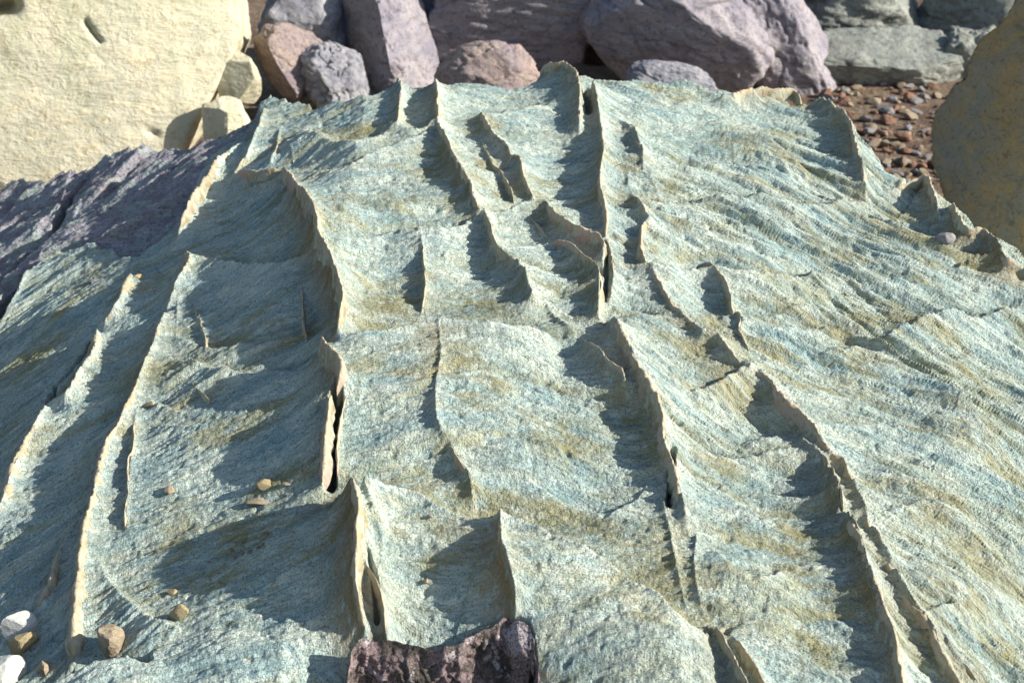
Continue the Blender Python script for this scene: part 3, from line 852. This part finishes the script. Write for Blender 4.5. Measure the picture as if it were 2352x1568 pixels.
GB = 'boulders piled behind the ridged rock'
boulder('boulder', 'huge pale cream boulder with a flat sunlit face, filling the upper left corner', (205, 160), 5.9, 390, 470, M_CREAM, 3, -3, .7, group=GB, cuts=0, low=.85, rough=.018, box=.55, sub=7, crease=0,
        extra=((.28, -.82, .48, .34), (.84, -.05, -.52, .62)),
        grooves=[([(196, 50), (214, 78), (230, 96)], 5, .035), ([(342, 302), (360, 308)], 7, .025), ([(-20, 20), (22, 12)], 16, .2)])
boulder('boulder', 'small pale wedge of stone between the cream boulder and the shadowed tan one', (555, 190), 5.75, 60, 76, M_CREAM, 5, 15, .8, group=GB, crease=0, rough=.03, cuts=9, low=.45)
boulder('boulder', 'small pale stone at the foot of the huge cream boulder', (515, 290), 5.6, 62, 70, M_CREAM, 6, 20, .8, group=GB, crease=0, rough=.03, cuts=9, low=.45)
boulder('boulder', 'tan block with a flat sunlit side and olive underside, above the rock\'s knob', (660, 150), 6.0, 92, 92, M_PINK, 8, -22, .9, group=GB, extra=((-.6, -.5, -.6, .35), (.4, -.6, .6, .5)))
boulder('boulder', 'blue grey rounded boulder above the tan block', (700, 75), 6.4, 105, 115, M_BLUE, 9, -20, .9, group=GB, rough=.06, crease=.02, cuts=3)
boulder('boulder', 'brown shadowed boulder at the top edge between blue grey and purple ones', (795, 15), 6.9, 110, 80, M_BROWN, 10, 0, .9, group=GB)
boulder('boulder', 'pocked grey white low boulder just behind the rock\'s top left edge', (785, 195), 6.0, 85, 115, M_BLUE, 12, 18, .9, group=GB, rough=.12, crease=.1)
boulder('boulder', 'tall purple boulder standing just left of the broad one', (902, 120), 6.3, 118, 175, M_PURPLE, 14, 10, .9, group=GB, cuts=3, rough=.07, extra=((.8, -.5, .3, .55), (-.7, -.6, .3, .6)))
boulder('boulder', 'broad purple boulder with a rounded right end at the top centre', (1175, 35), 6.5, 225, 135, M_PURPLE, 16, -3, .8, group=GB, cuts=2, low=.85, box=.6, rough=.07, extra=((0, -.9, -.25, .6),))
boulder('boulder', 'small pink domed boulder peeping over the top centre edge', (1125, 195), 5.9, 128, 98, M_PINK, 18, -4, .8, group=GB, cuts=2, low=.8, box=0, rough=.07)
boulder('boulder', 'big purple boulder with a pale sunlit rib sloping to the right', (1545, 75), 6.4, 225, 165, M_PURPLE, 21, -40, .8, group=GB, cuts=2, low=.85, rough=.08, extra=((.2, -.8, -.3, .55),))
boulder('boulder', 'low rounded purple slab under the big ribbed boulder', (1545, 200), 6.0, 112, 55, M_BLUE, 22, -12, .8, group=GB, cuts=3, low=.8)
boulder('boulder', 'long dark purple boulder leaning left, between ribbed and grey boulders', (1795, 110), 6.7, 95, 210, M_PURPLE, 24, 34, .8, group=GB, cuts=2, low=.8, rough=.08)
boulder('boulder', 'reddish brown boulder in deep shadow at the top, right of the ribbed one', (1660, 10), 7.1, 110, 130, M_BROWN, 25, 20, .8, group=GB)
boulder('boulder', 'grey green boulder at the top edge right of the dark leaning one', (1935, 20), 7.4, 205, 110, M_GREY, 27, -8, .8, group=GB, rough=.09, cuts=4)
boulder('boulder', 'grey boulder with a sunlit flat top and brown hollow beneath', (2015, 165), 6.9, 185, 112, M_GREY, 29, -4, .8, group=GB, rough=.10, box=.45, cuts=3, extra=((0, -.3, .9, .55), (0, -.8, -.5, .5)))
boulder('boulder', 'layered grey boulder at the top right, behind the ochre one', (2260, 40), 7.5, 165, 100, M_GREY, 31, 5, .8, group=GB, rough=.12, box=.4, cuts=4)
boulder('boulder', 'grey block in the gap left of the ochre boulder', (2215, 180), 7.1, 95, 115, M_GREY, 33, 0, .8, group=GB, rough=.17, box=.5)
boulder('boulder', 'ochre yellow boulder sloping up to the right picture edge', (2440, 380), 4.9, 300, 390, M_OCHRE, 35, -4, .9, group=GB, cuts=8, low=.66, rough=.085, crease=.03, box=.5, extra=((-.82, -.25, .48, .42),))
boulder('boulder', 'added dark boulder standing in for the shadow in the gap at the top left of centre', (1000, 90), 6.75, 70, 90, M_BROWN, 41, 0, .8, group=GB)  # added to cover sunlit soil with something dark
boulder('boulder', 'added dark boulder standing in for the shadow between the broad and the ribbed boulders', (1400, 60), 7.4, 110, 150, M_BROWN, 43, 0, .8, group=GB)  # added second row boulder, dark to pass for a shaded gap
boulder('boulder', 'added dark low boulder standing in for the shadow under the right end of the broad purple one', (1385, 130), 6.95, 60, 90, M_BROWN, 44, 0, .8, group=GB)  # added where the gap is dark only because no sun reaches it
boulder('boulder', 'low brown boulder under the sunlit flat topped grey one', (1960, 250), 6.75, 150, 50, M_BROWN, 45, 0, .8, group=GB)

# ------------------------------------------------------------------ ground behind
NG = 120
gx = np.linspace(-1, 1, NG); gx = np.sign(gx) * (np.abs(gx) * 8 + np.abs(gx) ** 6 * 500)
gy = gx + 5
GX, GY = np.meshgrid(gx, gy)
GZ = .03 * fbm(GX * .9, GY * .9, .3, 91, 4) * (np.abs(GX) < 12)
k = NT('gravelly soil')
p = k.obj()
a = k.noise(p, 1.5, 6, .6); b = k.noise(p, 14, 5, .7); c = k.noise(p, 60, 4, .7)
col = k.mix(k.ramp(a, .38, .62), (.13, .08, .055), (.19, .135, .09))
col = k.mix(k.ramp(b, .48, .64, 0, .8), col, (.27, .21, .14))
col = k.mix(k.ramp(c, .50, .66, 0, .7), col, (.09, .06, .045))
M_SOIL = k.done(col, k.bump(c, .012, .9, k.bump(b, .05, .9)))
gi = np.arange(NG * NG).reshape(NG, NG)
g = make_mesh('ground', np.stack([GX, GY, GZ], -1).reshape(-1, 3),
              np.stack([gi[:-1, :-1], gi[:-1, 1:], gi[1:, 1:], gi[1:, :-1]], -1).reshape(-1, 4), M_SOIL)
g['kind'] = 'structure'

# loose stones on the soil at the right, seen past the rock's rim
rg = random.Random(4)
peb = []
for kk in range(9):
    v, f = stone_shape(100 + kk, 3, 10, .34, .14, .2)
    o = make_mesh('loose_stone', v * np.array([1, .85, .62]), f, M_PEB[kk % 3], smooth=False)
    peb.append(o)
tone = ['tan loose stone lying on the soil patch past the right rim', 'red brown loose stone lying on the soil patch past the right rim', 'grey loose stone lying on the soil patch past the right rim']
def ground_hit(X_, Y_):
    d = ray(X_, Y_); t = -CAM_Z / d[2]
    return d[0] * t, d[1] * t
first = set()
for n_ in range(290):
    px = rg.uniform(1890, 2230); py = rg.uniform(195, 430)
    x, y = ground_hit(px, py)
    kk = rg.randrange(9)
    if kk in first: o = peb[kk].copy(); COL.objects.link(o)
    else: o = peb[kk]; first.add(kk)
    sz = rg.choice([.008, .010, .013, .017, .022, .028, .038])
    o.scale = (sz * rg.uniform(.8, 1.4), sz, sz * rg.uniform(.7, 1.1))
    o.location = (x, y, sz * .3); o.rotation_euler = (rg.uniform(-.3, .3), rg.uniform(-.3, .3), rg.uniform(0, 6.3))
    o['label'] = tone[kk % 3]; o['category'] = 'stone'; o['group'] = tone[kk % 3].split(' lying')[0] + 's on the soil past the right rim'

# ------------------------------------------------------------------ stones lying on the rock
def pebble(label, px, w, h, mat, seed, roll=0, lift=.35, sub=3):
    P = hit(px[0], px[1] + h * .3, .012)
    k = np.linalg.norm(P - np.array([0, 0, CAM_Z])) / FPX
    v, f = stone_shape(seed, sub, 11, .36, .09, .3)
    v = v * np.array([w * k, (w + h) * .45 * k, h * k])
    a = RAD(roll); ca, sa = math.cos(a), math.sin(a)
    v = np.column_stack([v[:, 0] * ca - v[:, 2] * sa, v[:, 1], v[:, 0] * sa + v[:, 2] * ca])
    o = make_mesh('stone', v, f, mat, smooth=False)
    z = surf_z(P[0], P[1])
    o.location = (P[0], P[1], z - v[:, 2].min() * .62)
    o['label'] = label; o['category'] = 'stone'
    return o
pebble('small pale round stone lying in the shade of the centre ridge', (390, 1112), 16, 12, M_PEB[0], 201)
pebble('ochre stone on the shaded slope left of the open slot', (600, 1090), 25, 13, M_OST, 202, 8)
pebble('pale flat chip just below the ochre stone on the shaded slope', (592, 1122), 30, 9, M_PEB[0], 203, 6)
pebble('wedge shaped ochre stone lying low on the left slope', (408, 1386), 32, 17, M_OST, 204, 28)
pebble('tiny shard above the wedge shaped ochre stone', (392, 1328), 16, 7, M_OST, 205, 20)
pebble('upright chalky chunk with ochre side near the bottom left', (250, 1458), 36, 42, M_PEB[0], 206)
pebble('white stone topmost of the pile in the bottom left corner', (38, 1432), 46, 34, M_WHITE, 207, -14)
pebble('olive brown stone wedged under the white stone in the corner', (52, 1472), 38, 26, M_OST, 208, 15)
pebble('white stone at the picture edge, lowest of the corner pile', (22, 1525), 48, 50, M_WHITE, 209, -30)
pebble('dull stone in shadow right of the lowest white stone', (98, 1520), 24, 18, M_PEB[0], 210)
pebble('pink grey stone in the shade of the right rim', (2166, 582), 24, 15, M_PEB[2], 211, 4)
pebble('tiny chip below the pink grey stone', (2200, 628), 9, 6, M_PEB[0], 212)
pebble('dark shard lying on the upper left slope', (216, 630), 18, 9, M_BED, 213, 20)
pebble('ochre wedge stuck on the left swag beside a thin ridge', (342, 932), 17, 8, M_OST, 214, 12)
pebble('tiny stone high in the front hollow', (988, 1235), 8, 6, M_PEB[0], 215)
pebble('tiny stone low in the front hollow', (978, 1356), 9, 7, M_PEB[0], 216)
pebble('tiny pale chip right of the ochre stone on the shaded slope', (657, 1092), 10, 5, M_PEB[0], 217)
pebble('small stone behind the head of the upper left ridge', (318, 648), 14, 7, M_OST, 218)

# small chips lying in the left hollow
cg = random.Random(9)
chip = None
for n_ in range(26):
    a_ = cg.uniform(470, 640); b_ = 1290 - (a_ - 470) * .55 + cg.gauss(0, 28)
    P = hit(a_, b_, .01)
    if chip is None:
        v, f = stone_shape(301, 2, 8, .4, .1, .2)
        chip = make_mesh('stone_chip', v * np.array([1, .8, .5]), f, M_PEB[0], smooth=False); o = chip
    else:
        o = chip.copy(); COL.objects.link(o)
    q_ = cg.choice([.0025, .003, .004, .005, .007])
    o.scale = (q_ * cg.uniform(.8, 1.5), q_, q_)
    o.rotation_euler = (0, 0, cg.uniform(0, 6.3))
    o.location = (P[0], P[1], surf_z(P[0], P[1]) + q_ * .15)
    o['label'] = 'tiny stone chip scattered on the stained shaded slope left of the front spire'
    o['category'] = 'stone'; o['group'] = 'stone chips on the left slope'
